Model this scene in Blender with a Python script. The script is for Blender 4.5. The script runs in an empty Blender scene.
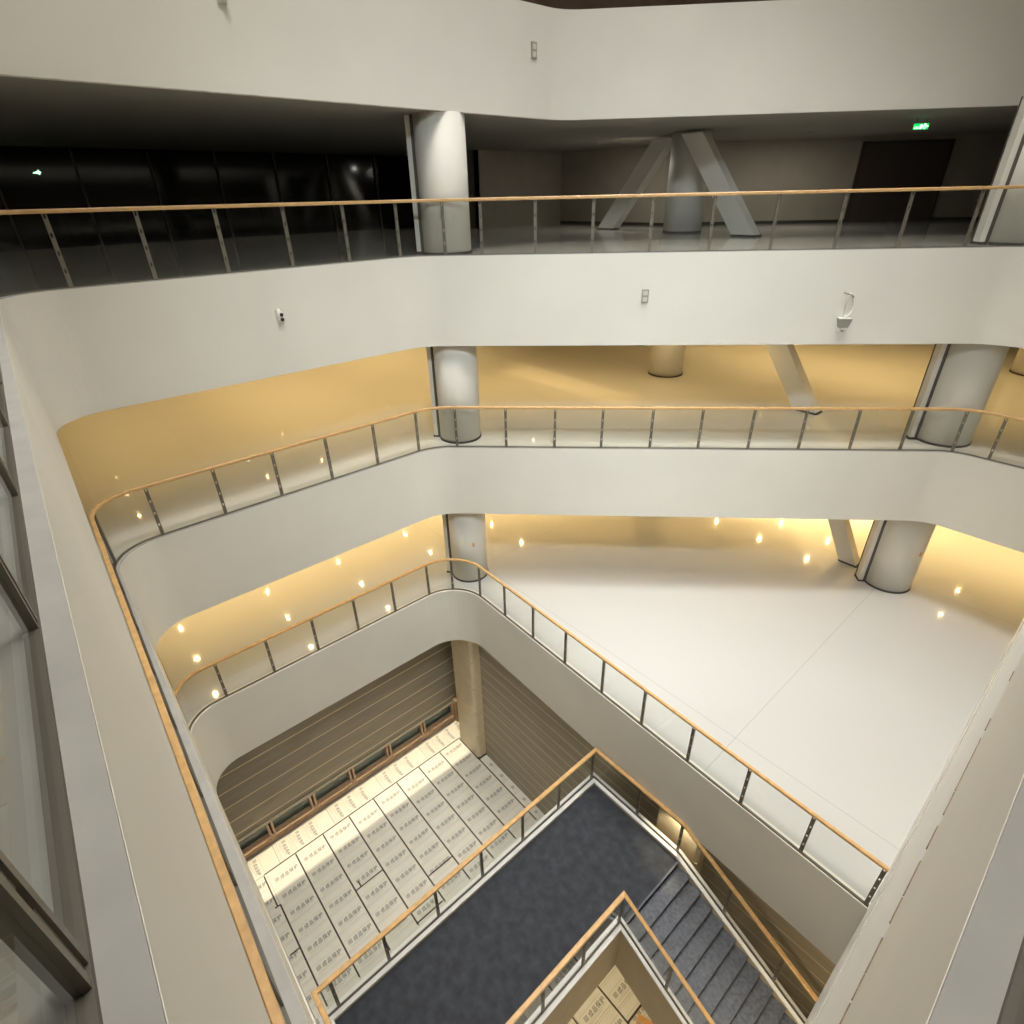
import bpy, bmesh, math, random
from mathutils import Vector, Matrix
random.seed(7)
C = bpy.context.scene.collection
H = 18.10                                   # lowest floor is z = 0, the camera stands at z = H
Z4, Z3, Z2, Z1, Z0 = 3.42 + H, -1.14 + H, -5.64 + H, -10.14 + H, 0.0
FD = 1.94                                   # depth of the white bands
LAND = -13.08 + H                           # stair landing

# ------------------------------------------------------------------ helpers
def mesh(name, verts, faces, mat=None, parent=None, smooth=False):
    me = bpy.data.meshes.new(name)
    me.from_pydata([tuple(v) for v in verts], [], faces)
    bm = bmesh.new(); bm.from_mesh(me)
    bmesh.ops.recalc_face_normals(bm, faces=bm.faces)
    bm.to_mesh(me); bm.free()
    if smooth:
        for p in me.polygons: p.use_smooth = True
    o = bpy.data.objects.new(name, me); C.objects.link(o)
    if mat: me.materials.append(mat)
    if parent: o.parent = parent
    return o

class MB:
    def __init__(s): s.v = []; s.f = []
    def add(s, v, f):
        n = len(s.v); s.v += [tuple(p) for p in v]; s.f += [tuple(i + n for i in q) for q in f]; return s
    def box(s, x0, x1, y0, y1, z0, z1, M=None):
        v = [Vector((x, y, z)) for z in (z0, z1) for y in (y0, y1) for x in (x0, x1)]
        if M: v = [M @ p for p in v]
        return s.add(v, [(0,2,3,1),(4,5,7,6),(0,1,5,4),(2,6,7,3),(0,4,6,2),(1,3,7,5)])
    def cyl(s, c, r, z0, z1, n=48, r2=None):
        r2 = r if r2 is None else r2
        v = [(c[0]+r*math.cos(2*math.pi*i/n), c[1]+r*math.sin(2*math.pi*i/n), z0) for i in range(n)]
        v += [(c[0]+r2*math.cos(2*math.pi*i/n), c[1]+r2*math.sin(2*math.pi*i/n), z1) for i in range(n)]
        f = [(i, (i+1)%n, n+(i+1)%n, n+i) for i in range(n)] + [tuple(range(n))[::-1], tuple(range(n, 2*n))]
        return s.add(v, f)
    def tube(s, pts, r, n=8):
        pts = [Vector(p) for p in pts]; rings = []
        for i, p in enumerate(pts):
            d = (pts[min(i+1, len(pts)-1)] - pts[max(i-1, 0)]).normalized()
            a = d.orthogonal().normalized() if i == 0 else (rings_a - d*rings_a.dot(d)).normalized()
            rings_a = a; b = d.cross(a)
            rings.append([p + (a*math.cos(t)+b*math.sin(t))*r for t in [2*math.pi*k/n for k in range(n)]])
        v = [q for r_ in rings for q in r_]
        f = [(i*n+k, i*n+(k+1)%n, (i+1)*n+(k+1)%n, (i+1)*n+k) for i in range(len(rings)-1) for k in range(n)]
        f += [tuple(range(n))[::-1], tuple(range((len(rings)-1)*n, len(rings)*n))]
        return s.add(v, f)
    def build(s, name, mat=None, parent=None, smooth=False): return mesh(name, s.v, s.f, mat, parent, smooth)

def tag(o, label=None, cat=None, group=None, kind=None):
    if label: o['label'] = label
    if cat: o['category'] = cat
    if group: o['group'] = group
    if kind: o['kind'] = kind
    return o
def struct(o): o['kind'] = 'structure'; return o
def empty(name, loc, label, cat, group=None):
    o = bpy.data.objects.new(name, None); C.objects.link(o); o.location = loc
    o.empty_display_size = .1
    return tag(o, label, cat, group)
def adopt(o, p):                            # parent with parts given in world coordinates
    o.parent = p; o.matrix_parent_inverse = Matrix.Translation(-Vector(p.location)); return o

def fillet(pts, closed=True, n=14):
    """pts: (x, y, radius)"""
    out = []; N = len(pts)
    for i, (x, y, r) in enumerate(pts):
        if r <= 0 or (not closed and i in (0, N-1)): out.append((x, y)); continue
        p = Vector((x, y)); a = Vector(pts[i-1][:2]) - p; b = Vector(pts[(i+1) % N][:2]) - p
        a.normalize(); b.normalize(); ang = a.angle(b); t = r / math.tan(ang/2)
        c = p + (a+b).normalized() * (r / math.sin(ang/2))
        s, e = p + a*t - c, p + b*t - c
        a0 = math.atan2(s.y, s.x); a1 = math.atan2(e.y, e.x); d = (a1-a0+math.pi) % (2*math.pi) - math.pi
        out += [(c.x + r*math.cos(a0+d*k/n), c.y + r*math.sin(a0+d*k/n)) for k in range(n+1)]
    return out

def offset(pts, d, closed=True):            # to the left of travel for d > 0
    out = []; N = len(pts)
    for i in range(N):
        p = Vector(pts[i][:2])
        A = Vector(pts[i-1][:2]) if (closed or i > 0) else None
        B = Vector(pts[(i+1) % N][:2]) if (closed or i < N-1) else None
        d1 = (p-A).normalized() if A else None; d2 = (B-p).normalized() if B else None
        if d1 is None: d1 = d2
        if d2 is None: d2 = d1
        n1 = Vector((-d1.y, d1.x)); n2 = Vector((-d2.y, d2.x)); m = (n1+n2).normalized()
        q = p + m * (d / max(.3, m.dot(n1)))
        out.append((q.x, q.y) + tuple(pts[i][2:]))
    return out

def sweep(path, prof, closed=False):
    """path of (x, y, z); prof of (u, v): u to the left of travel, v up"""
    cols = [offset(path, u, closed) for u, v in prof]
    N = len(path); K = len(prof); V = []; F = []
    for i in range(N):
        for k, (u, v) in enumerate(prof): V.append((cols[k][i][0], cols[k][i][1], path[i][2]+v))
    M = N if closed else N-1
    for i in range(M):
        j = (i+1) % N
        for k in range(K):
            l = (k+1) % K; F.append((i*K+k, i*K+l, j*K+l, j*K+k))
    if not closed: F += [tuple(range(K)), tuple(range((N-1)*K, N*K))[::-1]]
    return V, F
def rect(u0, u1, v0, v1): return [(u0, v0), (u1, v0), (u1, v1), (u0, v1)]

def slab(name, outer, hole, zt, th, mat):
    bm = bmesh.new(); ed = []
    for loop in (outer, hole):
        if not loop: continue
        vs = [bm.verts.new((x, y, zt)) for x, y in loop]
        ed += [bm.edges.new((vs[i], vs[(i+1) % len(vs)])) for i in range(len(vs))]
    bmesh.ops.triangle_fill(bm, edges=ed, use_beauty=True, use_dissolve=False)
    r = bmesh.ops.extrude_face_region(bm, geom=list(bm.faces))
    bmesh.ops.translate(bm, verts=[g for g in r['geom'] if isinstance(g, bmesh.types.BMVert)], vec=(0, 0, -th))
    bmesh.ops.recalc_face_normals(bm, faces=bm.faces)
    me = bpy.data.meshes.new(name); bm.to_mesh(me); bm.free()
    o = bpy.data.objects.new(name, me); C.objects.link(o); me.materials.append(mat)
    return struct(o)

# ------------------------------------------------------------------ materials
def new(name):
    m = bpy.data.materials.new(name); m.use_nodes = True; nt = m.node_tree
    return m, nt, nt.nodes['Principled BSDF']
def pbr(name, col, rough=.6, metal=0, noise=0, nscale=8, bump=0, bscale=60, spec=.5, stretch=None, emit=None, estr=0, coat=0):
    m, nt, b = new(name)
    b.inputs['Base Color'].default_value = (*col, 1); b.inputs['Roughness'].default_value = rough
    b.inputs['Metallic'].default_value = metal; b.inputs['Specular IOR Level'].default_value = spec
    b.inputs['Coat Weight'].default_value = coat
    if emit:
        b.inputs['Emission Color'].default_value = (*emit, 1); b.inputs['Emission Strength'].default_value = estr
    if noise or bump:
        tc = nt.nodes.new('ShaderNodeTexCoord'); mp = nt.nodes.new('ShaderNodeMapping')
        nt.links.new(tc.outputs['Object'], mp.inputs[0])
        if stretch: mp.inputs['Scale'].default_value = stretch
    if noise:
        n = nt.nodes.new('ShaderNodeTexNoise'); n.inputs['Scale'].default_value = nscale; n.inputs['Detail'].default_value = 6
        nt.links.new(mp.outputs[0], n.inputs['Vector'])
        r = nt.nodes.new('ShaderNodeValToRGB'); r.color_ramp.elements[0].position = .3; r.color_ramp.elements[1].position = .7
        r.color_ramp.elements[0].color = (*[c*(1-noise) for c in col], 1)
        r.color_ramp.elements[1].color = (*[min(1, c*(1+noise)) for c in col], 1)
        nt.links.new(n.outputs['Fac'], r.inputs[0]); nt.links.new(r.outputs[0], b.inputs['Base Color'])
    if bump:
        n2 = nt.nodes.new('ShaderNodeTexNoise'); n2.inputs['Scale'].default_value = bscale
        nt.links.new(mp.outputs[0], n2.inputs['Vector'])
        bp = nt.nodes.new('ShaderNodeBump'); bp.inputs['Strength'].default_value = bump; bp.inputs['Distance'].default_value = .01
        nt.links.new(n2.outputs['Fac'], bp.inputs['Height']); nt.links.new(bp.outputs[0], b.inputs['Normal'])
    return m
CHIP = pbr('brown_filler', (.22, .155, .10), .9, noise=.3, nscale=20)
CAPG = pbr('grey_stone_cap', (.40, .39, .36), .5, noise=.08, nscale=5)
PAINT = pbr('white_paint', (.78, .75, .675), .65, noise=.03, nscale=.6)
WALLW = pbr('near_wall_paint', (.90, .90, .89), .6, noise=.02, nscale=.8)
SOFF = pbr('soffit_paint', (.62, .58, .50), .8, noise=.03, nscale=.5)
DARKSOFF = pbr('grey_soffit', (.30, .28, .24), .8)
COLP = pbr('column_paint', (.78, .75, .675), .55)
BEIGE = pbr('beige_plaster', (.60, .51, .38), .75, noise=.04, nscale=2, bump=.1)
WOOD = pbr('oak_handrail', (.62, .38, .16), .42, noise=.16, nscale=9, stretch=(1, 1, 6))
STEEL = pbr('dark_bronze_steel', (.21, .19, .15), .4, metal=.45)
CHAN = pbr('base_channel_metal', (.14, .125, .10), .5, metal=.4)
KERB = pbr('white_kerb', (.86, .86, .85), .45)
TRACK = pbr('shutter_track', (.10, .085, .07), .5)
SKIRT = pbr('dark_skirting', (.06, .05, .045), .5)
CARPET = pbr('dark_grey_carpet', (.032, .036, .046), .85, noise=.3, nscale=5, bump=.4, bscale=120)
STONE = pbr('blue_grey_stone', (.088, .096, .118), .6, noise=.35, nscale=14, bump=.15)
STONED = pbr('dark_stone_riser', (.035, .037, .045), .6)
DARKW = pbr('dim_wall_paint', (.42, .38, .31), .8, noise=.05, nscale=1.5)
BLACKG = pbr('night_glazing', (.006, .006, .006), .08, spec=.5)
BRNW = pbr('brown_upper_wall', (.20, .13, .09), .7, noise=.25, nscale=1.2)
GREY0 = pbr('screed', (.45, .42, .36), .7, noise=.1)
TAPE = pbr('brown_tape', (.055, .035, .02), .45)
SHEET = pbr('white_protection_sheet', (.80, .765, .66), .5, noise=.03, nscale=3)
INK = pbr('grey_ink', (.21, .20, .17), .7)
DARKDOOR = pbr('dark_door', (.085, .062, .056), .45)
BLK = pbr('black_plastic', (.01, .01, .01), .3)
DEVW = pbr('device_plastic', (.72, .70, .64), .4)
DEVG = pbr('grey_device', (.33, .32, .28), .5)
PILC = pbr('cream_stone_cladding', (.74, .62, .42), .35, noise=.06, nscale=3)
CARD = pbr('orange_card', (.75, .38, .12), .6, noise=.1)
WFRAME = pbr('pale_wood_frame', (.56, .38, .24), .5, noise=.12, nscale=12)
TEAL = pbr('teal_window_glass', (.035, .075, .075), .06, spec=.8)
EXITG = pbr('exit_green', (.0, .25, .08), .5, emit=(.01, 1, .16), estr=.8)
EXITW = pbr('exit_pale', (.6, .9, .7), .5, emit=(.5, 1, .6), estr=2.5)
LENS = pbr('lamp_lens', (.9, .8, .6), .4, emit=(1, .72, .38), estr=14)
LAMPW = pbr('added_roof_lamp', (.9, .9, .9), .4, emit=(1, .98, .95), estr=3)

def floor_mat(name, col, rough, tile=2.4, joint=.985, spec=.5, jcol=.8, loc=(0, 0, 0), mort=.006):
    m, nt, b = new(name)
    g = nt.nodes.new('ShaderNodeNewGeometry'); br = nt.nodes.new('ShaderNodeTexBrick')
    mp = nt.nodes.new('ShaderNodeMapping'); nt.links.new(g.outputs['Position'], mp.inputs[0])
    nt.links.new(mp.outputs[0], br.inputs['Vector']); mp.inputs['Location'].default_value = loc
    br.offset = 0; br.inputs['Scale'].default_value = 1; br.inputs['Brick Width'].default_value = tile
    br.inputs['Row Height'].default_value = tile; br.inputs['Mortar Size'].default_value = mort
    br.inputs['Color1'].default_value = (*col, 1); br.inputs['Color2'].default_value = (*[c*joint for c in col], 1)
    br.inputs['Mortar'].default_value = (*[c*jcol for c in col], 1)
    nt.links.new(br.outputs['Color'], b.inputs['Base Color'])
    n = nt.nodes.new('ShaderNodeTexNoise'); n.inputs['Scale'].default_value = .7
    nt.links.new(g.outputs['Position'], n.inputs['Vector'])
    mr = nt.nodes.new('ShaderNodeMapRange'); mr.inputs['To Min'].default_value = rough*.8; mr.inputs['To Max'].default_value = rough*1.25
    nt.links.new(n.outputs['Fac'], mr.inputs['Value']); nt.links.new(mr.outputs[0], b.inputs['Roughness'])
    b.inputs['Specular IOR Level'].default_value = spec
    return m
FLOOR1 = floor_mat('polished_cream_floor', (.56, .56, .55), .06, 8.67, .995, .45, .72, (2.985+8.67*3, -16.9-.4+8.67*3, 0), .007)
FLOOR2 = floor_mat('polished_tile_floor', (.70, .68, .62), .06, 2.4, .98, .5, .9)
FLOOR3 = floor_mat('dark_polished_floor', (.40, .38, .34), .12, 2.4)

def striped(name, base, line, step, width, phase):  # pale lines draw the reflecting panel edges into the colour
    m, nt, b = new(name)
    g = nt.nodes.new('ShaderNodeNewGeometry'); sx = nt.nodes.new('ShaderNodeSeparateXYZ'); nt.links.new(g.outputs['Position'], sx.inputs[0])
    a = nt.nodes.new('ShaderNodeMath'); a.operation = 'ADD'; a.inputs[1].default_value = phase; nt.links.new(sx.outputs['Z'], a.inputs[0])
    md = nt.nodes.new('ShaderNodeMath'); md.operation = 'MODULO'; md.inputs[1].default_value = step; nt.links.new(a.outputs[0], md.inputs[0])
    lt = nt.nodes.new('ShaderNodeMath'); lt.operation = 'LESS_THAN'; lt.inputs[1].default_value = width; nt.links.new(md.outputs[0], lt.inputs[0])
    n = nt.nodes.new('ShaderNodeTexNoise'); n.inputs['Scale'].default_value = 2.2; n.inputs['Detail'].default_value = 8
    mp = nt.nodes.new('ShaderNodeMapping'); mp.inputs['Scale'].default_value = (.35, .35, 2.5)
    nt.links.new(g.outputs['Position'], mp.inputs[0]); nt.links.new(mp.outputs[0], n.inputs['Vector'])
    r = nt.nodes.new('ShaderNodeValToRGB'); r.color_ramp.elements[0].position = .35; r.color_ramp.elements[1].position = .68
    r.color_ramp.elements[0].color = (*[c*.9 for c in base], 1); r.color_ramp.elements[1].color = (*[c*1.08 for c in base], 1)
    nt.links.new(n.outputs['Fac'], r.inputs[0])
    mx = nt.nodes.new('ShaderNodeMix'); mx.data_type = 'RGBA'; nt.links.new(lt.outputs[0], mx.inputs[0])
    nt.links.new(r.outputs[0], mx.inputs[6]); mx.inputs[7].default_value = (*line, 1)
    nt.links.new(mx.outputs[2], b.inputs['Base Color']); b.inputs['Roughness'].default_value = .6
    return m
STRIPL = striped('brown_plank_panelling', (.40, .35, .265), (.92, .82, .62), .64, .042, 0)
STRIPR = striped('brown_thin_panelling', (.39, .34, .26), (.74, .66, .51), .45, .028, .04)

def glass(name, tint, refl=1.0):
    m = bpy.data.materials.new(name); m.use_nodes = True; nt = m.node_tree; nt.nodes.clear()
    o = nt.nodes.new('ShaderNodeOutputMaterial'); t = nt.nodes.new('ShaderNodeBsdfTransparent'); g = nt.nodes.new('ShaderNodeBsdfGlossy')
    t.inputs[0].default_value = (*tint, 1); g.inputs['Roughness'].default_value = .02
    f = nt.nodes.new('ShaderNodeLayerWeight'); f.inputs[0].default_value = .5
    pw = nt.nodes.new('ShaderNodeMath'); pw.operation = 'POWER'; pw.inputs[1].default_value = 5
    nt.links.new(f.outputs['Facing'], pw.inputs[0])
    mu = nt.nodes.new('ShaderNodeMath'); mu.operation = 'MULTIPLY_ADD'; mu.inputs[1].default_value = .55*refl; mu.inputs[2].default_value = .02
    nt.links.new(pw.outputs[0], mu.inputs[0])
    mx = nt.nodes.new('ShaderNodeMixShader')
    nt.links.new(mu.outputs[0], mx.inputs[0]); nt.links.new(t.outputs[0], mx.inputs[1]); nt.links.new(g.outputs[0], mx.inputs[2]); nt.links.new(mx.outputs[0], o.inputs[0])
    return m
GLASS = glass('clear_balustrade_glass', (.955, .965, .955))

# ------------------------------------------------------------------ plans of the void (clockwise seen from above is x- , y+)
def void(yl, xb, yk, top=16.15, rl=.8, rb=1.3, rr=1.0, xr=.15, yf=None):
    # yk: where the 45 degree side meets the B side
    return fillet([(xr, yl, 0), (xb, yl if yf is None else yf, rl), (xb, yk, rb), (xb+(top-yk), top, rr), (xr, top, 0)])
V3 = void(-.20, -11.55, 7.2, xr=.138, yf=-.04)
V2 = void(-.12, -11.44, 7.16, xr=.28, yf=-.03)
V1 = fillet([(.28, -.10, 0), (-11.48, -.10, .75), (-11.48, 7.60, 1.1), (.28, 7.22, 0)])
V4 = fillet([(.6, -.4, 0), (-11.1, -.4, .8), (-11.1, 11.2, 1.0), (-3.6, 18.7, 2.5), (.6, 18.7, 0)])
XW, XE, YS, YN = -24.5, 7.5, -9.0, 31.0
OUT = [(XE, YS), (XW, YS), (XW, YN), (XE, YN)]

def level(z, V, fmat, smat, depth=FD, ring=.14):
    slab('floor', OUT, offset(V, -.14), z, .12, fmat)      # the ring closes the rest of the edge
    slab('ceiling', OUT, offset(V, -.14), z-depth+.08, .08, smat)
    return ring

# the white bands: a closed ring of plaster around the void, floor edge down to soffit
def band(name, V, zt, zb, mat=PAINT, ring=.14):
    path = [(x, y, 0) for x, y in V]
    v, f = sweep(path, rect(0, -ring, zb, zt), closed=True)
    return struct(mesh(name, v, f, mat))
# check orientation: travel goes (x+ -> x-) along the low y side, so the slab lies to the LEFT (negative y)
def side_sign(V):
    a = sum(V[i][0]*V[(i+1) % len(V)][1]-V[(i+1) % len(V)][0]*V[i][1] for i in range(len(V)))
    return 1 if a < 0 else -1
S = side_sign(V3)                            # +1: clockwise, outside is left
def level(z, V, fmat, smat, depth=FD):
    slab('floor', OUT, offset(V, S*.14), z, .12, fmat)
    slab('ceiling', OUT, offset(V, S*.14), z-depth+.08, .08, smat)
    band('trim_%d' % {Z4: 4, Z3: 3, Z2: 2, Z1: 1}[z], V, z, z-depth)
def band(name, V, zt, zb, mat=PAINT, ring=.14):
    v, f = sweep([(x, y, 0) for x, y in V], rect(0, S*ring, zb, zt), closed=True)
    return struct(mesh(name, v, f, mat))
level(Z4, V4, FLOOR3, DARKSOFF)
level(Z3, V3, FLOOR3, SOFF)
level(Z2, V2, FLOOR2, SOFF)
level(Z1, V1, FLOOR1, SOFF)
for V, z in ((V3, Z3), (V2, Z2)):            # grey stone cap between the band and the glass
    v, f = sweep([(x, y, 0) for x, y in V], rect(S*.0015, S*.15, z+.001, z+.012), closed=True); struct(mesh('trim_10', v, f, CAPG))
struct(MB().box(XW, XE, YS, YN, -.2, 0).build('floor', GREY0))
# roof
ZR = Z4 + 9.0
struct(MB().box(XW, XE, YS, YN, ZR, ZR+.2).build('ceiling', SOFF))
# outer walls
struct(MB().box(XW-.2, XW, YS, YN, 0, ZR).build('wall_west', PAINT))
struct(MB().box(XE, XE+.2, YS, YN, 0, ZR).build('wall_east', PAINT))
struct(MB().box(XW-.2, XE+.2, YS-.2, YS, 0, ZR).build('wall_south', PAINT))
struct(MB().box(XW-.2, XE+.2, YN, YN+.2, 0, ZR).build('wall_north', PAINT))

# near side: white wall between the third floor soffit and the first floor
struct(MB().box(.15, .29, -.3, 16.15, Z2-FD+.03, Z3-FD).build('wall_near', WALLW))
w = MB().box(.142, .29, 7.22, 16.4, Z1, Z2-FD-.03).box(.142, .29, -.1, 7.22, Z1-FD, Z2-FD-.03)
struct(w.build('wall_near_lower', WALLW))
struct(MB().box(.1405, .27, -.3, 16.15, Z2-FD-.031, Z2-FD+.031).build('trim_5', DEVG))
m = MB(); y = -.1
while y < 12:                                # chipped brown filler under the third floor band
    l = random.uniform(.04, .3); m.box(.133, .16, y, y+l, Z3-FD-random.uniform(.006, .016), Z3-FD+random.uniform(.001, .008)); y += l+random.choice([.01, .02, .1, .5])
struct(m.build('trim_11', CHIP))

# ------------------------------------------------------------------ railings
def arc(path):
    L = [0]
    for a, b in zip(path, path[1:]): L.append(L[-1]+(Vector(b)-Vector(a)).length)
    return L
def at(path, L, s):
    s = max(0, min(L[-1], s))
    for i in range(len(path)-1):
        if s <= L[i+1] + 1e-9:
            a, b = Vector(path[i]), Vector(path[i+1]); t = (s-L[i])/max(1e-9, L[i+1]-L[i])
            return a.lerp(b, t), (b-a).normalized(), i
def project(path, L, p):
    best = None
    for i in range(len(path)-1):
        a, b = Vector(path[i][:2]), Vector(path[i+1][:2]); d = b-a
        t = max(0, min(1, (Vector(p)-a).dot(d)/max(1e-12, d.length_squared))); q = a+d*t
        e = (q-Vector(p)).length
        if best is None or e < best[0]: best = (e, L[i]+t*(L[i+1]-L[i]))
    return best[1]
def sub(path, L, s0, s1):
    a, _, i = at(path, L, s0); b, _, j = at(path, L, s1)
    mid = [Vector(path[k]) for k in range(i+1, j+1) if (Vector(path[k])-a).length > 1e-3 and (Vector(path[k])-b).length > 1e-3]
    return [a]+mid+[b]
RAILP = [(-.035, -.045), (-.028, -.055), (.028, -.055), (.035, -.045), (.035, -.012), (.024, 0), (-.024, 0), (-.035, -.012)]
def scale_prof(p, k, kv=1): return [(u*k, v*kv) for u, v in p]
def railing(path, posts, label, h=1.10, rail_k=1.0, channel=True, ends=True, base=0, cw=.02, host=None):
    """path: centre line at the level the glass stands on"""
    if host is None: o = empty('glass_railing', path[0], label, 'railing')
    P = [tuple(p) for p in path]; L = arc(P)
    top = [(p[0], p[1], p[2]+h) for p in P]
    v, f = sweep(top, scale_prof(RAILP, rail_k, 1.1)); hr = mesh('handrail' if host is None else 'railing', v, f, WOOD)
    if host is None: adopt(hr, o)
    else:
        adopt(hr, host); o = bpy.data.objects.new('tmp', None); o.location = host.location; o_tmp = o
    v, f = sweep(P, rect(-cw, cw, -.01, .03)); adopt(mesh('base_channel', v, f, CHAN), o)
    S_ = sorted(set([project(P, L, q) for q in posts]))
    for s in S_:
        c, t, _ = at(P, L, s); t2 = Vector((t.x, t.y, 0)).normalized(); sl = t.z/max(1e-6, math.hypot(t.x, t.y))
        n = Vector((-t2.y, t2.x, 0)); m = MB()
        M = Matrix(((t2.x, n.x, 0, c.x), (t2.y, n.y, 0, c.y), (0, 0, 1, c.z), (0, 0, 0, 1)))
        for q in (-.022, .022): m.box(q-.009, q+.009, -.018, .018, .0+q*sl, h-.055+q*sl, M)
        for zz in (.03, .28, .53, .78): m.box(-.015, .015, -.012, .012, zz, zz+.19, M)
        adopt(m.build('post', STEEL), o)
    ks = S_
    if ends: ks = [0]+S_+[L[-1]]
    for a, b in zip(ks, ks[1:]):
        if b-a < .12: continue
        seg = sub(P, L, a+.036, b-.036)
        v, f = sweep([tuple(p) for p in seg], rect(-.006, .006, .025, h-.07))
        adopt(mesh('glass_panel', v, f, GLASS), o)
    if host is not None:
        for ch in [c for c in C.objects if c.parent == o]:
            ch.parent = hr; ch.matrix_parent_inverse = Matrix.Identity(4)
        bpy.data.objects.remove(o)
    return o if host is None else hr
def railpath(V, d, z): return [(x, y, z) for x, y in offset(V, S*d)]
def diag_pts(xs): return [(x, x+18.75) for x in xs]
# third floor: whole ring (closes behind the camera)
p3 = [(x, y, Z3) for x, y in void(-.30, -11.61, 7.21, top=16.2, xr=.228, yf=-.12)]; p3 = p3 + [p3[0]]
posts3 = [(-.80-1.16*k, -.2) for k in range(10)] + [(-11.6, .91+1.19*k) for k in range(6)] + [(-11.15, 7.75)] + \
    diag_pts([-10.5, -9.68, -8.82, -7.96, -7.08, -6.18, -5.26, -4.36, -3.42]) + [(-2.1, 16.2), (-.9, 16.2)] + [(.2, 15.4-1.19*k) for k in range(13)]
railing(p3, posts3, 'wood-topped glass railing of the top balcony in view, in front of the dark rooms')
p2 = [(x, y, Z2) for x, y in void(-.265, -11.50, 7.17, top=16.2, xr=.13, yf=-.08)]
posts2 = [(-.4-1.18*k, -.2) for k in range(10)] + [(-11.6, .84+1.18*k) for k in range(6)] + [(-11.1, 7.65)] + \
    diag_pts([-10.2, -9.33, -8.5, -7.64, -6.8, -5.94, -5.08, -4.22, -3.38]) + [(-2.5, 16.2), (-1.75, 16.2), (-.6, 16.2)]
railing(p2, posts2, 'wood-topped glass railing of the middle balcony, bending around its golden floor')
p1 = [(x, y, Z1) for x, y in fillet([(.13, -.15, 0), (-11.53, -.15, .78), (-11.53, 7.65, 1.13), (.13, 7.27, 0)])]
posts1 = [(-1-1.18*k, -.05) for k in range(9)] + [(-11.65, .86+1.14*k) for k in range(6)] + [(-11.35, 7.3)] + \
    [(x, 7.65) for x in (-10.45, -9.3, -8.12, -6.92, -5.69, -4.52, -3.33, -2.14, -.98, .1)]
railing(p1, posts1, 'wood-topped glass railing slanting along the brightly lit white floor to the near wall')

# ------------------------------------------------------------------ columns
def column(c, r, zb, zt, label, track=True, sticker=False, tang=-135, name='round_column'):
    o = empty(name, (c[0], c[1], zb), label, 'column', None)
    m = MB().cyl((0, 0), r, 0, zt-zb, 64); sh = m.build('shaft', COLP, o)
    for p in sh.data.polygons: p.use_smooth = abs(p.normal.z) < .5
    MB().cyl((0, 0), r+.018, 0, .05, 64).build('base_ring', SKIRT, o)
    if track:                               # flat shutter guide against the left flank
        a = math.radians(tang); M = Matrix.Rotation(a, 4, 'Z')
        MB().box(r*.25, r+.16, -.13, .13, 0, zt-zb, M).build('shutter_guide', COLP, o)
        MB().box(r-.04, r+.175, -.148, -.118, .0, zt-zb, M).build('guide_slot', TRACK, o)
        MB().box(r-.02, r+.05, .115, .145, .0, zt-zb, M).build('guide_slot', TRACK, o)
        MB().box(r*.25, r+.18, -.16, .15, 0, .05, M).build('guide_base', SKIRT, o)
    if sticker:
        a = math.radians(sticker); M = Matrix.Rotation(a, 4, 'Z')
        MB().box(r-.01, r+.01, -.03, .03, 1.25, 1.38, M).build('sticker', CARD, o)
    return o
CM, CR, CB, CF = (-11.62, 8.14), (-2.92, 16.92), (-11.35, 16.98), (-2.6, 25.6)
s3, s2, s1 = Z4-FD, Z3-FD, Z2-FD
column(CM, .54, Z3, s3, 'white round column where the dark top balcony bends', tang=-141)
column(CM, .54, Z2, s2, 'white round column where the middle balcony bends', tang=-141)
column(CM, .54, Z1, s1, 'white round column behind the rounded corner of the lowest railing', tang=-141, sticker=-20)
column(CR, .62, Z3, s3, 'white column cut off by the right edge of the photo beside the dark door', tang=-141)
column(CR, .62, Z2, s2, 'thick white column at the right end of the middle balcony railing', tang=-141)
column(CR, .62, Z1, s1, 'thick white column standing at the corner of the bright white floor', tang=-141, sticker=-20)
column(CB, .58, Z3, s3, 'round white column between two leaning struts in the dark room', track=False)
column(CB, .58, Z2, s2, 'short-looking round column standing back on the golden floor', track=False)
column(CB, .58, Z1, s1, 'round column hidden deep under the middle balcony', track=False)
column(CF, .62, Z2, s2, 'far column peeping in at the right edge on the golden floor', track=False)
column(CF, .62, Z1, s1, 'far column behind the corner column of the lit white floor', track=False)

def brace(x0, z0, x1, z1, y, label, w=.68, d=.36):
    o = empty('leaning_strut', (x0, y, z0), label, 'strut')
    m = MB()
    v = [(x0-w/2, y-d/2, z0), (x0+w/2, y-d/2, z0), (x0+w/2, y+d/2, z0), (x0-w/2, y+d/2, z0)]
    v += [(a+x1-x0, b, z1) for a, b, c in v]
    m.add(v, [(3,2,1,0), (4,5,6,7), (0,1,5,4), (1,2,6,5), (2,3,7,6), (3,0,4,7)])
    adopt(m.build('beam', COLP), o)
    k = (x1-x0)/(z1-z0)*.05
    v = [(a+(.015 if a > x0 else -.015), b+(.015 if b > y else -.015), z0) for a, b, c in v[:4]]
    v += [(a+k, b, z0+.05) for a, b, c in v]
    adopt(MB().add(v, [(3,2,1,0), (4,5,6,7), (0,1,5,4), (1,2,6,5), (2,3,7,6), (3,0,4,7)]).build('base_ring', SKIRT), o)
    return o
brace(-8.72, Z3, -10.75, s3-.09, 16.2, 'grey strut leaning to the right of the column in the dark room')
brace(-14.5, Z3, -12.4, s3-.09, 17.1, 'grey strut leaning to the left of the column in the dark room')
brace(-6.15, Z2, -7.9, s2-.09, 16.6, 'flat strut leaning over the golden floor behind the middle railing')
brace(-4.0, Z1, -5.3, s1-.09, 17.15, 'strut rising beside the thick column at the corner of the white floor', w=.5)

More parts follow.
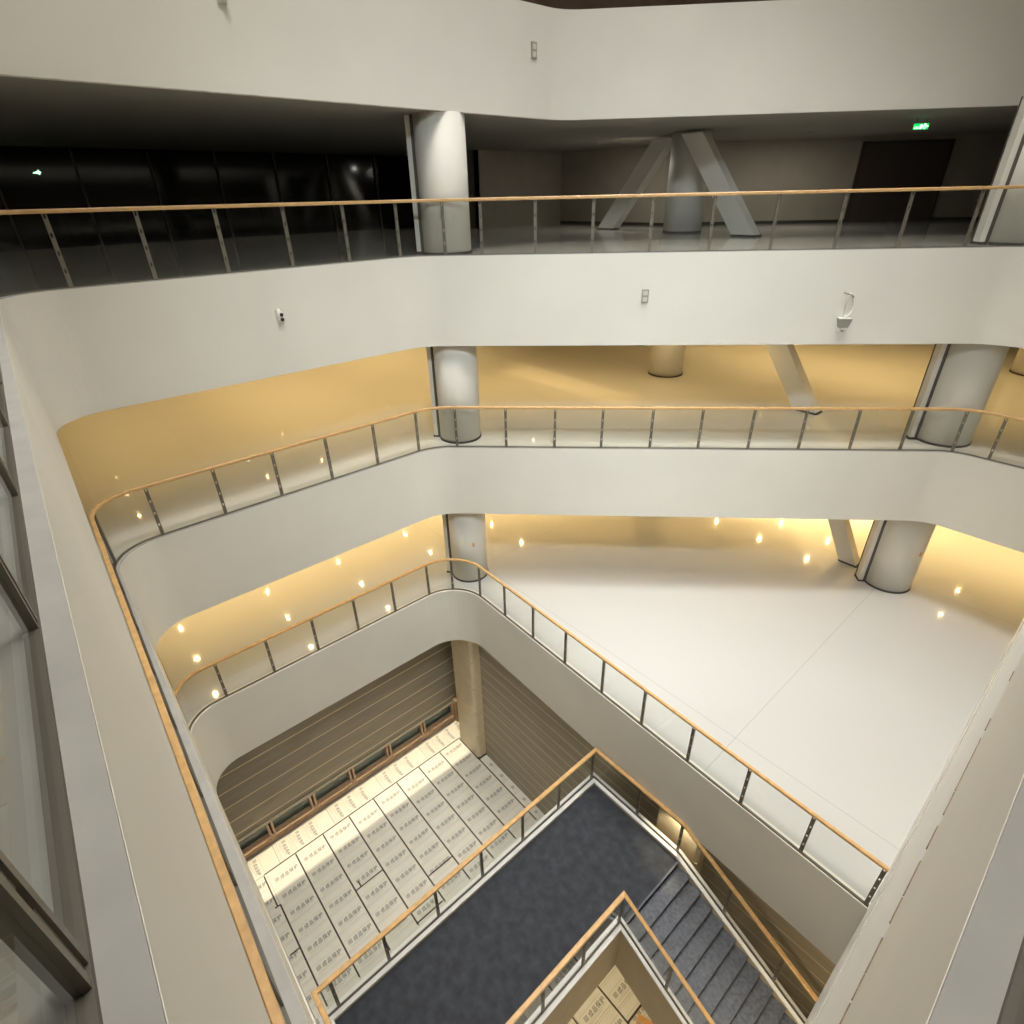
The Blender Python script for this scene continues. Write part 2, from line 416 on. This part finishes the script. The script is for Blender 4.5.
# square clad pillars of the lowest hall
def pillar(x0, x1, y0, y1, label):
    o = empty('square_pillar', ((x0+x1)/2, (y0+y1)/2, 0), label, 'pillar')
    zt = Z1-FD; b = .12
    pts = [(x0, y0, .02), (x0, y1, .02), (x1, y1, b), (x1, y0, b)]
    ring = fillet(pts, n=6)
    v = [(x, y, 0) for x, y in ring]+[(x, y, zt) for x, y in ring]; n = len(ring)
    adopt(mesh('shaft', v, [(i, (i+1) % n, n+(i+1) % n, n+i) for i in range(n)]+[tuple(range(n)), tuple(range(n, 2*n))], PILC), o)
    m = MB()
    for z in (1.2, 2.4, 3.6, 4.8): m.box(x0-.002, x1+.002, y0-.002, y1+.002, z-.006, z+.006)
    adopt(m.build('cladding_joint', BEIGE), o)
    adopt(MB().box(x0-.015, x1+.015, y0-.015, y1+.015, 0, .07).build('base_ring', SKIRT), o)
    adopt(MB().box(x1, x1+.01, y0+.45, y0+.53, 1.25, 1.4).build('sticker', DEVG), o)
    return o
pillar(-12.25, -11.12, 7.57, 8.6, 'cream square pillar in the far corner of the printed sheets')
pillar(-3.85, -2.72, 7.57, 8.6, 'warmly lit cream pillar glimpsed behind the railing at the top of the stairs')

# ------------------------------------------------------------------ lowest hall walls
zs = Z1-FD
struct(MB().box(-13.45, -13.2, -6, 12, 1.02, zs).build('wall_left', STRIPL))
struct(MB().box(-13.45, -13.2, -6, 12, 0, .36).build('trim_6', WFRAME))
m = MB()
for z in (1.02,): m.box(-13.2, -13.12, -6, 12, z, z+.05)
struct(m.build('trim_7', STRIPL))
struct(MB().box(-11.15, 7.4, 7.92, 8.15, 0, zs).build('wall_right', STRIPR))
k = 1
mull = [-2.1, -.67, .79, 2.2, 3.62, 5.08, 6.55, 7.98]
for a, b in zip(mull, mull[1:]):
    y0, y1 = a+.03, b-.03
    o = bpy.data.objects.new('window_%d' % k, None); C.objects.link(o); o.location = (-13.2, (a+b)/2, .36); struct(o); k += 1
    m = MB().box(-13.3, -13.14, y0, y0+.07, .36, 1.02).box(-13.3, -13.14, y1-.07, y1, .36, 1.02)
    m.box(-13.3, -13.16, y0, y1, .36, .43).box(-13.3, -13.16, y0, y1, .97, 1.02)
    adopt(m.build('window_frame', WFRAME), o)
    adopt(MB().box(-13.30, -13.28, y0+.07, y1-.07, .43, .97).build('window_pane', TEAL), o)
    adopt(MB().box(-13.16, -13.08, y0+.05, y1-.05, .35, .385).build('window_sill', WFRAME), o)
# narrow timber jamb beside the pillar
struct(MB().box(-13.2, -12.98, 7.98, 8.1, 0, 1.15).build('trim_8', WFRAME))

# ------------------------------------------------------------------ printed protection sheets
def text_mesh(body, size):
    cu = bpy.data.curves.new('print', 'FONT'); cu.body = body; cu.size = size; cu.extrude = 0; cu.resolution_u = 1; cu.offset = .002
    cu.space_character = 1.15
    t = bpy.data.objects.new('print', cu); C.objects.link(t)
    dg = bpy.context.evaluated_depsgraph_get(); dg.update()
    me = bpy.data.meshes.new_from_object(t.evaluated_get(dg)); bpy.data.objects.remove(t)
    v = [tuple(p.co) for p in me.vertices]; f = [tuple(p.vertices) for p in me.polygons]
    bpy.data.meshes.remove(me); return v, f
TV, TF = text_mesh('成品保护', .125)
tw = max(v[0] for v in TV)-min(v[0] for v in TV); tx = min(v[0] for v in TV)
def row(mb, M, w, sc=1.0):
    """one printed row, w wide: square mark, four characters, hair lines below; local x = reading direction"""
    z = .0012; clip = w; w = .9 if w < .5 else w
    def q(x0, x1, y0, y1):
        x1 = min(x1, clip)
        if x0 < x1: mb.add([M @ Vector(p) for p in ((x0, y0, z), (x1, y0, z), (x1, y1, z), (x0, y1, z))], [(0, 1, 2, 3)])
    s = w/.92
    for i in range(4):                      # the square mark is a little grid of bars
        q(.12*s, .235*s, .01+.033*i, .022+.033*i)
    for i in range(3): q((.12+.05*i)*s, (.131+.05*i)*s, .01, .12)
    k = (.56*s)/tw
    mb.add([M @ Vector((min(clip, (x-tx)*k+.28*s), y*k*1.15+.0, z)) for x, y, _ in TV], [f for f in TF if max((TV[i][0]-tx)*k+.28*s for i in f) < clip])
    q(.0, w, -.155, -.149)
    q(.12*s, .80*s, -.045, -.040); q(.12*s, .62*s, -.085, -.079); q(.0, w, -.205, -.201)
    q(.05*s, .86*s, .19, .194)
G = 'white printed protection sheets laid on the lowest floor'
def sheet(x0, x1, y0, y1, label, phase, along='x'):
    o = tag(MB().box(x0, x1, y0, y1, .001, .008).build('protection_sheet', SHEET), label, 'floor sheet', G)
    m = MB(); z = .008
    if along == 'x':                        # rows stacked along x, read along +y, top towards -x
        x = x0+.3+phase
        while x < x1-.08:
            M = Matrix(((0, -1, 0, x), (1, 0, 0, y0+.01), (0, 0, 1, z), (0, 0, 0, 1))); 
            if x-.2 > x0 and x+.22 < x1: row(m, M, y1-y0-.02)
            x += .6
    else:
        y = y0+.25+phase
        while y < y1-.2:
            M = Matrix(((1, 0, 0, x0+.01), (0, 1, 0, y), (0, 0, 1, z), (0, 0, 0, 1))); row(m, M, x1-x0-.02); y += .46
    m.build('printed_text', INK, o); return o
names = ['leftmost of the long sheets, cut off by the white balcony edge', 'second long sheet from the left', 'third long sheet from the left',
         'fourth long sheet from the left', 'fifth long sheet from the left', 'sixth long sheet from the left', 'seventh long sheet from the left',
         'eighth long sheet from the left', 'last wide long sheet, ending beside the cream pillar']
Y = [-.74+.925*i for i in range(11)]
ph = [.0, .15, .15, .05, .22, .12, .3, .18, .02, .2]
for i in range(10):
    y0, y1 = Y[i]+.006, Y[i+1]-.006
    lab = ('printed sheet, '+names[i]) if i < 9 else 'narrow printed sheet running along the right brown wall'
    if i == 9: sheet(-11.08, -5.0, y0, 7.9, lab, ph[i])
    else: sheet(-12.34, -5.0, y0, y1, lab, ph[i])
ord_ = ['nearest the left', 'second from the left', 'third from the left', 'fourth from the left', 'nearest the cream pillar']
for i in range(5):
    sheet(-13.12, -12.37, -1.2+1.85*i, .64+1.85*i-.01, 'crosswise sheet under the small windows, '+ord_[i], 0, 'y')
for i, nm in enumerate(['left', 'middle', 'right']):
    j = 5+i
    sheet(-4.98, .5, Y[j]+.006, min(Y[j+1]-.006, 7.5), 'printed sheet seen through the opening beside the stairs, %s one' % nm, [.35, .1, .28][i])

def tape(x0, x1, y0, y1, label):
    return tag(MB().box(x0, x1, y0, y1, .0096, .0125).build('tape_strip', TAPE), label, 'tape', 'dark brown tape over the sheet joints')
for i in range(1, 10):
    x0 = -12.32 if i > 1 else -11.2
    lb = {1: 'tape along the leftmost long joint', 9: 'tape along the last long joint, starting at the foot of the cream pillar'}.get(i, None)
    tape(x0, -8.03, Y[i]-.022, Y[i]+.022, lb or 'dark tape on long sheet joint number %s from the left, counting joints' % ['', 'one', 'two', 'three', 'four', 'five', 'six', 'seven', 'eight'][i])
tape(-12.375, -12.335, .12, 7.58, 'long tape along the ends of the sheets, under the small windows')
tape(-12.32, -11.22, .085, .125, 'short tape beside the balcony edge, stepped from the leftmost joint')
tape(-11.22, -11.18, .03, .20, 'tiny cross tape making the step at the left edge')
tape(-10.07, -10.03, 2.05, 2.95, 'short cross tape on the fourth sheet with a stub beside it')
tape(-10.26, -10.07, 2.20, 2.24, 'tiny tape stub sticking out of the short cross tape')
tape(-8.96, -8.92, 3.92, 4.79, 'short cross tape nearest the landing railing')
tape(-8.11, -8.07, 2.93, 3.84, 'cross tape seen through the landing railing glass')
tape(-9.78, -9.74, -.1, .17, 'short tape at the white balcony edge, left of the sheets')
tape(-4.9, .5, Y[7]-.022-.02, Y[7]+.022-.02, 'tape between the sheets seen beside the stairs, right joint')
tape(-4.9, .5, Y[6]-.022-.05, Y[6]+.022-.05, 'tape between the sheets seen beside the stairs, left joint')
tape(-2.73, -2.68, 5.7, 6.62, 'short cross tape beside the orange box below the stairs')
o = empty('cardboard_box', (-2.38, 5.95, .009), 'orange cardboard piece lying on the sheets below the stairs', 'box')
M = Matrix.Rotation(.35, 4, 'Z')
MB().box(-.2, .2, -.16, .16, 0, .12, M).build('carton', CARD, o)
MB().box(-.21, .21, -.03, .03, .12, .123, M).build('tape', WFRAME, o)

# ------------------------------------------------------------------ staircase and landing
st = empty('staircase', (-5.6, 0, LAND), 'dark grey stair landing with oak-topped glass railings and blue-grey steps going down', 'staircase')
XL, XI, YR, YI, YL = -5.6, -3.06, 7.3, 5.25, .03
SL = .165/.31
adopt(MB().box(XL, XI+.08, YL, YR, LAND-.3, LAND).build('landing', CARPET), st)
NS = 30
zb = LAND
for k_ in range(NS):
    x = -2.98+.31*k_; z = LAND-.165*(k_+1)
    m = MB().box(x, x+.32, YI+.08, YR-.08, z-.14, z)
    adopt(m.build('tread', STONE), st)
    adopt(MB().box(x-.02, x, YI+.08, YR-.08, z, z+.165-.03).build('riser', STONED), st)
    adopt(MB().box(x-.03, x+.012, YI+.08, YR-.08, z+.165-.03, z+.165+.003).build('nosing', STONE), st)
zk = LAND+.12
xe = -2.98+.31*NS-.4
outer = [(1.2, YL, zk), (XL, YL, zk), (XL, YR, zk), (XI, YR, zk), (xe, YR, zk-SL*(xe-XI))]
inner = [(XI, YL+.2, zk), (XI, YI, zk), (xe, YI, zk-SL*(xe-XI))]
outer[0] = (XI, YL, zk)
# travel is clockwise, so left (u > 0) is outside for the outer path; the inner path is mirrored
for path, s in ((outer, 1), (inner, 1)):
    v, f = sweep(path, rect(-.105*s, -.022*s, -.04, .0)); adopt(mesh('kerb', v, f, KERB), st)
    v, f = sweep(path, rect(.022*s, .10*s, -.04, .0)); adopt(mesh('kerb', v, f, KERB), st)
    v, f = sweep(path, rect(-.095, .092, -1.55, -.035)); adopt(mesh('side_beam', v, f, BEIGE), st)
railing(outer, [(XL, .3)]+[(XL, y) for y in (1.36, 2.52, 3.68, 4.86, 6.02, 7.2)]+[(x, YR) for x in (-4.24, -3.1, -1.83, -.57, .7, 1.95)]+[(-4.4, YL)],
        '', host=st, rail_k=1.35, h=1.08, cw=.016)
railing(inner, [(XI, y) for y in (.9, 1.98, 3.06, 4.13, 5.2)]+[(x, YI) for x in (-1.86, -.65, .6, 1.8)],
        '', host=st, rail_k=1.35, h=1.08, cw=.016)

def area(x, y, z, sx, sy, e, col, rot=(0, 0, 0), spread=180):
    L = bpy.data.lights.new('lamp', 'AREA'); L.shape = 'RECTANGLE'; L.size = sx; L.size_y = sy; L.energy = e; L.color = col; L.spread = math.radians(spread)
    o = bpy.data.objects.new('lamp', L); C.objects.link(o); o.location = (x, y, z); o.rotation_euler = rot; return o
WARM = (1, .70, .30)
# ------------------------------------------------------------------ dark rooms of the third floor
def wallseg(a, b, z0, z1, mat, name, th=.15):
    v, f = sweep([(a[0], a[1], 0), (b[0], b[1], 0)], rect(0, th, z0, z1)); return struct(mesh(name, v, f, mat))
wallseg((-23.3, YS+.1), (-23.3, 15.2), Z3, s3, BLACKG, 'wall_glazing')
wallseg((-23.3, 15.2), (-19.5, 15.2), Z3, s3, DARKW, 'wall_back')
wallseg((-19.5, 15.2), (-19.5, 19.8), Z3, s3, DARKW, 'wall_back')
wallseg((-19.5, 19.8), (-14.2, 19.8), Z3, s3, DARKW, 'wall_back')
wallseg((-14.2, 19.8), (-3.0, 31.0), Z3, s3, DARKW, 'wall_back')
for a, b in (((-19.5, 19.8), (-14.2, 19.8)), ((-14.2, 19.8), (-9.45, 24.55)), ((-7.3, 26.7), (-3.0, 31.0))):
    v, f = sweep([(a[0], a[1], 0), (b[0], b[1], 0)], rect(-.015, 0, Z3, Z3+.1)); struct(mesh('baseboard_back', v, f, SKIRT))
for z, t in ((Z2, s2), (Z1, s1)):
    area(-18.6, 19.3, t-.55, 8.2, .25, 150 if z == Z1 else 40, WARM, rot=(math.pi, 0, 0))  # unseen cove lights added to brighten the back ceilings
    area(-9.2, 24.3, t-.55, 12, .25, 150 if z == Z1 else 40, WARM, rot=(math.pi, 0, math.radians(-45)))
    for a_, b_ in (((-22.8, 19.45), (-14.4, 19.45)), ((-14.1, 19.5), (-4.4, 29.2))):
        v, f = sweep([(a_[0], a_[1], t-.6), (b_[0], b_[1], t-.6)], rect(-.18, .3, -.03, .03)); struct(mesh('trim_12', v, f, PAINT))  # unseen trough added for the cove lights
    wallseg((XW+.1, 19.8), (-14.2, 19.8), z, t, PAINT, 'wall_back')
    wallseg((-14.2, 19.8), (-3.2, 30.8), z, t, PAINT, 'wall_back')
# mullions of the dark glazing
m = MB()
for i in range(12): m.box(-23.3, -23.22, -7+2*i, -6.94+2*i, Z3, s3)
struct(m.build('trim_9', TRACK))
# door in the diagonal wall: local x along the wall, y into the room (towards the void)
def on_diag(x, out=0): d = 1/math.sqrt(2); return Vector((x+out*d, x+34-out*d, 0))
c0 = on_diag(-9.35); ang = math.radians(45)
def DM(x, z, out=0): 
    p = on_diag(x, out); return Matrix.Translation((p.x, p.y, z)) @ Matrix.Rotation(ang, 4, 'Z')
o = bpy.data.objects.new('door_1', None); C.objects.link(o); o.location = on_diag(-8.4)+Vector((0, 0, Z3)); struct(o)
M0 = DM(-8.4, Z3)
W = 3.05/2
m = MB().box(-W, -W+.12, -.06, .0, 0, 2.5, M0).box(W-.12, W, -.06, 0, 0, 2.5, M0).box(-W, W, -.06, 0, 2.4, 2.5, M0)
adopt(m.build('door_frame', SKIRT), o)
for s in (-1, 1):
    leaf = adopt(MB().box(min(0, s*(W-.12)), max(0, s*(W-.12)), -.04, 0, 0, 2.4, M0 @ Matrix.Translation((s*.004, 0, 0))).build('door_leaf', DARKDOOR), o)
    hd = MB().box(s*.12-.015, s*.12+.015, -.1, -.07, .9, 1.25, M0).box(s*.12-.01, s*.12+.01, -.09, -.04, .92, .95, M0).box(s*.12-.01, s*.12+.01, -.09, -.04, 1.2, 1.23, M0).build('door_handle', DEVG)
    hd.parent = leaf; hd.matrix_parent_inverse = leaf.matrix_parent_inverse
# exit signs
def exit_sign(M, label, s=1.0):
    o = empty('exit_sign', M.translation, label, 'exit sign')
    adopt(MB().box(-.28*s, .28*s, -.05, 0, -.1*s, .1*s, M).build('case', EXITG), o)
    # running figure, arrow and door glyph
    m = MB(); P = lambda x, z, w, h, r=0: m.box(-w/2, w/2, -.056, -.05, -h/2, h/2, M @ Matrix.Translation((x*s, 0, z*s)) @ Matrix.Rotation(r, 4, 'Y'))
    P(-.02, .045, .03, .03); P(-.01, .005, .03, .06, .3); P(-.04, .01, .05, .014, .5); P(.03, .005, .05, .014, -.5)
    P(-.035, -.045, .06, .016, .8); P(.02, -.045, .055, .016, -.9)
    P(.1, 0, .012, .12); P(.15, 0, .012, .12); P(.125, .058, .06, .012)
    P(.21, 0, .07, .012); P(.225, .015, .035, .012, .7); P(.225, -.015, .035, .012, -.7)
    P(-.19, -.02, .1, .014); P(-.16, -.07, .16, .014)
    adopt(m.build('pictogram', EXITW), o); return o
sg = exit_sign(Matrix.Translation((-6.12, 19.2, 1.30+H)) @ Matrix.Rotation(ang, 4, 'Z'), 'glowing green exit sign hanging above the dark double door', .62)
adopt(MB().box(-.13, -.12, -.03, -.02, .06, s3-1.30-H, Matrix.Translation((-6.12, 19.2, 1.30+H)) @ Matrix.Rotation(ang, 4, 'Z')).box(.12, .13, -.03, -.02, .06, s3-1.30-H, Matrix.Translation((-6.12, 19.2, 1.30+H)) @ Matrix.Rotation(ang, 4, 'Z')).build('hanger', SKIRT), sg)
exit_sign(Matrix.Translation((-23.2, 2.05, Z3+1.98)) @ Matrix.Rotation(math.radians(90), 4, 'Z'), 'small faint green exit sign far left behind the dark glazing', .24)

# ------------------------------------------------------------------ small devices on the white bands
def device_cam(p, label, s=1.0):            # on the B side, facing +x
    o = empty('security_camera', p, label, 'camera')
    bm = bmesh.new(); bmesh.ops.create_uvsphere(bm, u_segments=24, v_segments=14, radius=1)
    for v in bm.verts: v.co = Vector((v.co.x*.06, v.co.y*.075, v.co.z*.15))*s
    me = bpy.data.meshes.new('housing'); bm.to_mesh(me); bm.free(); me.materials.append(DEVW)
    for q in me.polygons: q.use_smooth = True
    h = bpy.data.objects.new('housing', me); C.objects.link(h); h.parent = o
    MB().box(-.0, .02*s, -.07*s, .05*s, -.14*s, .14*s).build('back_plate', SOFF, o)
    for dz in (.045, -.045):
        bm = bmesh.new(); bmesh.ops.create_uvsphere(bm, u_segments=16, v_segments=10, radius=.036*s)
        me = bpy.data.meshes.new('lens'); bm.to_mesh(me); bm.free(); me.materials.append(BLK)
        l = bpy.data.objects.new('lens', me); C.objects.link(l); l.parent = o; l.location = (.055*s, .02*s, dz*s)
    return o
device_cam((-11.55, 4.0, -1.98+H), 'small white two-eyed detector on the band left of the white column')
device_cam((-11.1, 4.0, 2.72+H), 'small white two-eyed detector cut off by the top edge of the photo', 1.1)
def diagM(x, z, k=18.75): return Matrix.Translation((x, x+k, z)) @ Matrix.Rotation(ang, 4, 'Z')
def plate(M, label):
    o = empty('wall_plate', M.translation, label, 'wall plate')
    adopt(MB().box(-.075, .075, -.03, 0, -.14, .14, M).build('plate', DEVG), o)
    adopt(MB().box(-.05, .05, -.036, -.03, .02, .11, M).box(-.05, .05, -.036, -.03, -.11, -.02, M).build('grille', SOFF), o)
plate(diagM(-7.96, -2.01+H), 'small grey double plate in the middle of the band below the dark rooms')
plate(Matrix.Translation((-11.1, 10.35, 2.66+H)) @ Matrix.Rotation(math.radians(90), 4, 'Z'), 'faint grey plate on the highest band near its corner')
o = empty('ceiling_speaker', diagM(-4.88, -2.6+H).translation, 'white box hanging by a loose cable from the band beside the thick column', 'speaker')
M = diagM(-4.88, -2.6+H)
v = [(-.13, -.14, .09), (.15, -.14, .09), (.15, 0, .09), (-.13, 0, .09), (-.08, -.11, -.1), (.1, -.11, -.1), (.1, 0, -.1), (-.08, 0, -.1)]
adopt(MB().add([M @ Vector(p) for p in v], [(0,1,2,3), (7,6,5,4), (0,4,5,1), (1,5,6,2), (2,6,7,3), (3,7,4,0)]).build('housing', DEVG), o)
adopt(MB().box(-.13, .15, -.145, 0, .09, .105, M).box(-.05, .1, -.12, 0, -.14, -.105, M).box(-.08, -.05, -.1, 0, -.2, -.1, M).box(.03, .1, -.08, 0, -.2, -.1, M).build('bracket', DEVW), o)
loop = [M @ Vector((.02+.13*math.sin(t)*(.6+.4*math.cos(t*.5)), -.03-.02*math.sin(2*t), .36-.24*math.cos(t))) for t in [2*math.pi*i/28 for i in range(29)]]
adopt(MB().tube(loop, .02).build('cable', DEVW), o)
adopt(MB().tube([M @ Vector(p) for p in ((-.14, -.04, .63), (-.05, -.05, .60), (.05, -.05, .57), (.1, -.04, .52))], .014).build('cable', DEVG), o)

# ------------------------------------------------------------------ top storey backdrop
wallseg((-16.5, YS+.1), (-16.5, 14), Z4, ZR, BRNW, 'wall_top')
wallseg((-16.5, 14), (-2, 28.5), Z4, ZR, BRNW, 'wall_top')

# ------------------------------------------------------------------ lamps
def downlight(x, y, z, energy, col, group, label, r=.05, ang_=140, blend=.6):
    global _dl
    if _dl is None:
        o = empty('downlight', (x, y, z), label, 'ceiling light', group)
        MB().cyl((0, 0), .085, -.012, 0, 24).build('trim_ring', DEVW, o)
        MB().cyl((0, 0), .035, -.016, -.011, 24).build('lens', LENS, o)
        _dl = o
    else:
        o = _dl.copy(); C.objects.link(o); o.location = (x, y, z); tag(o, label, 'ceiling light', group)
        for ch in _dl.children:
            c = ch.copy(); C.objects.link(c); c.parent = o
    L = bpy.data.lights.new('spot', 'SPOT'); r = .03; L.energy = energy; L.color = col; L.spot_size = math.radians(ang_); L.spot_blend = blend; L.shadow_soft_size = r
    lo = bpy.data.objects.new('spot', L); C.objects.link(lo); lo.location = (x, y, z-.06)
_dl = None
WARM = (1, .70, .30)
E2, E1 = 55, 60
g2 = 'downlights in the ceiling over the golden middle floor'
for x in (-22.1, -20.3, -18.4, -16.5, -14.6):
    for y in (.95, 4.8, 6.75, 9.7, 11.6, 13.5):
        if x in (-16.5, -14.6) and y in (11.6, 13.5): continue
        downlight(x, y, s2, E2, WARM, g2, 'unseen warm downlight added to light the golden middle floor')
for x in (-12.4, -10, -8.05, -6.05, -4.1, -.4, 1.6):
    for y in (20.35, 22.2, 25):
        if y > x+33: continue
        downlight(x, y, s2, 1.05*E2, WARM, g2, 'unseen warm downlight added to light the golden middle floor')
g1 = 'downlights in the ceiling over the lowest gallery'
for x in (-20.5, -18.6, -16.67, -14.7):
    for y in (.85, 6.65, 9.75, 3.8, 13):
        downlight(x, y, s1, 2.1*E1, WARM, g1, 'unseen warm downlight added to light the lowest gallery floor')
for x in (-10.14, -8.17, -6.2, -4.1, -1.7, .25, 2.6):
    for y in (20.4, 22.3):
        downlight(x, y, s1, (2.2 if x > -5 else 8)*E1, WARM, g1, 'unseen warm downlight added to light the lowest gallery floor')
for x, y in ((-12.4, 11.6), (-12.4, 13.4), (-10.4, 13.4), (-10.4, 15.4), (-8.2, 15.4), (-14.5, 11.6), (-14.5, 13.5), (-5.0, 18.0)):  # extra fittings added out of sight to brighten this floor
    downlight(x, y, s2, 1.05*E2, WARM, g2, 'unseen warm downlight added to light the golden middle floor')
for x in (-18.4, -16.4, -14.4):  # these and the next one are added, hidden fill for the gallery
    for y in (15.5, 17.5, 19.0):
        if (x, y) not in ((-14.4, 15.5), (-14.4, 17.5)): downlight(x, y, s1, 18*E1, WARM, g1, 'unseen warm downlight added to light the lowest gallery floor')
downlight(-12.4, 20.4, s1, 18*E1, WARM, g1, 'unseen warm downlight added to light the lowest gallery floor')

ROOF = 262  # the roof panels are unseen, added to carry the light from above
for i, (x, y) in enumerate([(-7.5, 3.5), (-3, 4), (-6.5, 9.5), (-2.5, 11.5)]):
    p = tag(MB().box(x-1.5, x+1.5, y-1.5, y+1.5, ZR-.06, ZR).build('added_roof_panel', LAMPW), 'unseen square light panel added in the roof to light the atrium', 'roof light', 'unseen light panels added to light the atrium')
    area(x, y, ZR-.08, 2.9, 2.9, ROOF, (1, .965, .89), spread=70)
area(1.6, 1.0, Z4+3.2, 2.2, 1.2, 255, (.84, .96, 1.04), rot=(math.radians(48), 0, math.radians(46)), spread=75)  # added cool fill on a stand, aimed at the bands across the void
tag(MB().box(-1.1, 1.1, -.6, .6, .03, .1, Matrix.Translation((1.6, 1.0, Z4+3.2)) @ Matrix.Rotation(math.radians(46), 4, 'Z') @ Matrix.Rotation(math.radians(48), 4, 'X')).box(1.67, 1.75, .80, .88, Z4+.03, Z4+3.2).box(1.3, 2.1, .5, 1.2, Z4, Z4+.04).build('added_flood_light', DEVG), 'unseen flood light added behind the viewer to brighten the white bands', 'flood light')
for x, y in ((-9.5, 20.5), (-14, 17), (-15, -4)):  # added fill for the dark rooms, no known fittings
    tag(MB().cyl((x, y), .09, s3-.015, s3).build('added_dim_light', DARKSOFF), 'small light added in the ceiling to lift the dark rooms', 'ceiling light', 'lights added to lift the dark rooms')
    area(x, y, s3-.05, .12, .12, 46 if y > 10 else 50, (1, .95, .85))
# added unseen light, makes the sharp-edged bright band on the crosswise sheets
area(-12.36, 3.6, zs-.02, 1.57, 9.0, 45, (1, .86, .62), spread=3)
# unseen warm lights added under the near soffit to brighten the stair side
for y in (2.2, 5.6): area(1.2, y, zs-.05, .5, .5, 55, (1, .78, .45))
def aim(x, y, z, tx, ty, tz, e, deg, col, r=.06):
    L = bpy.data.lights.new('aimed', 'SPOT'); L.energy = e; L.color = col; L.spot_size = math.radians(deg); L.spot_blend = .25; L.shadow_soft_size = r
    o = bpy.data.objects.new('aimed', L); C.objects.link(o); o.location = (x, y, z); o.rotation_euler = (Vector((tx, ty, tz))-Vector((x, y, z))).to_track_quat('-Z', 'Y').to_euler()
aim(-3.25, 7.42, zs-.05, -3.25, 7.50, 4.0, 55, 95, (1, .84, .6))  # added spot, brightens the pillar behind the stair railing
aim(-4.1, 5.5, LAND-.35, -3.5, 5.5, 0, 420, 95, (1, .80, .5))  # added spot under the landing, brightens the sheets below

# ------------------------------------------------------------------ camera
cam = bpy.data.cameras.new('camera'); cam.sensor_width = 36; cam.lens = 36*557/1024; cam.clip_start = .02; cam.clip_end = 200
co = bpy.data.objects.new('camera', cam); C.objects.link(co)
R = ((0.6568, 0.3615, -0.6618), (0.7538, -0.3385, 0.5632), (-0.0204, -0.8688, -0.4948))
Xb = Vector([r[0] for r in R]); Yb = Vector([-r[1] for r in R]); Zb = Vector([-r[2] for r in R])
Mx = Matrix((( Xb.x, Yb.x, Zb.x, 0), (Xb.y, Yb.y, Zb.y, 0), (Xb.z, Yb.z, Zb.z, H), (0, 0, 0, 1)))
R_ = Mx.to_quaternion().normalized().to_matrix().to_4x4(); R_.translation = Vector((0, 0, H)); co.matrix_world = R_
bpy.context.scene.camera = co
w = bpy.data.worlds.new('night'); bpy.context.scene.world = w; w.use_nodes = True
w.node_tree.nodes['Background'].inputs[0].default_value = (.01, .012, .02, 1)
vs = bpy.context.scene.view_settings
vs.view_transform = 'Standard'; vs.look = 'None'; vs.gamma = 1; vs.use_curve_mapping = False; vs.exposure = 0
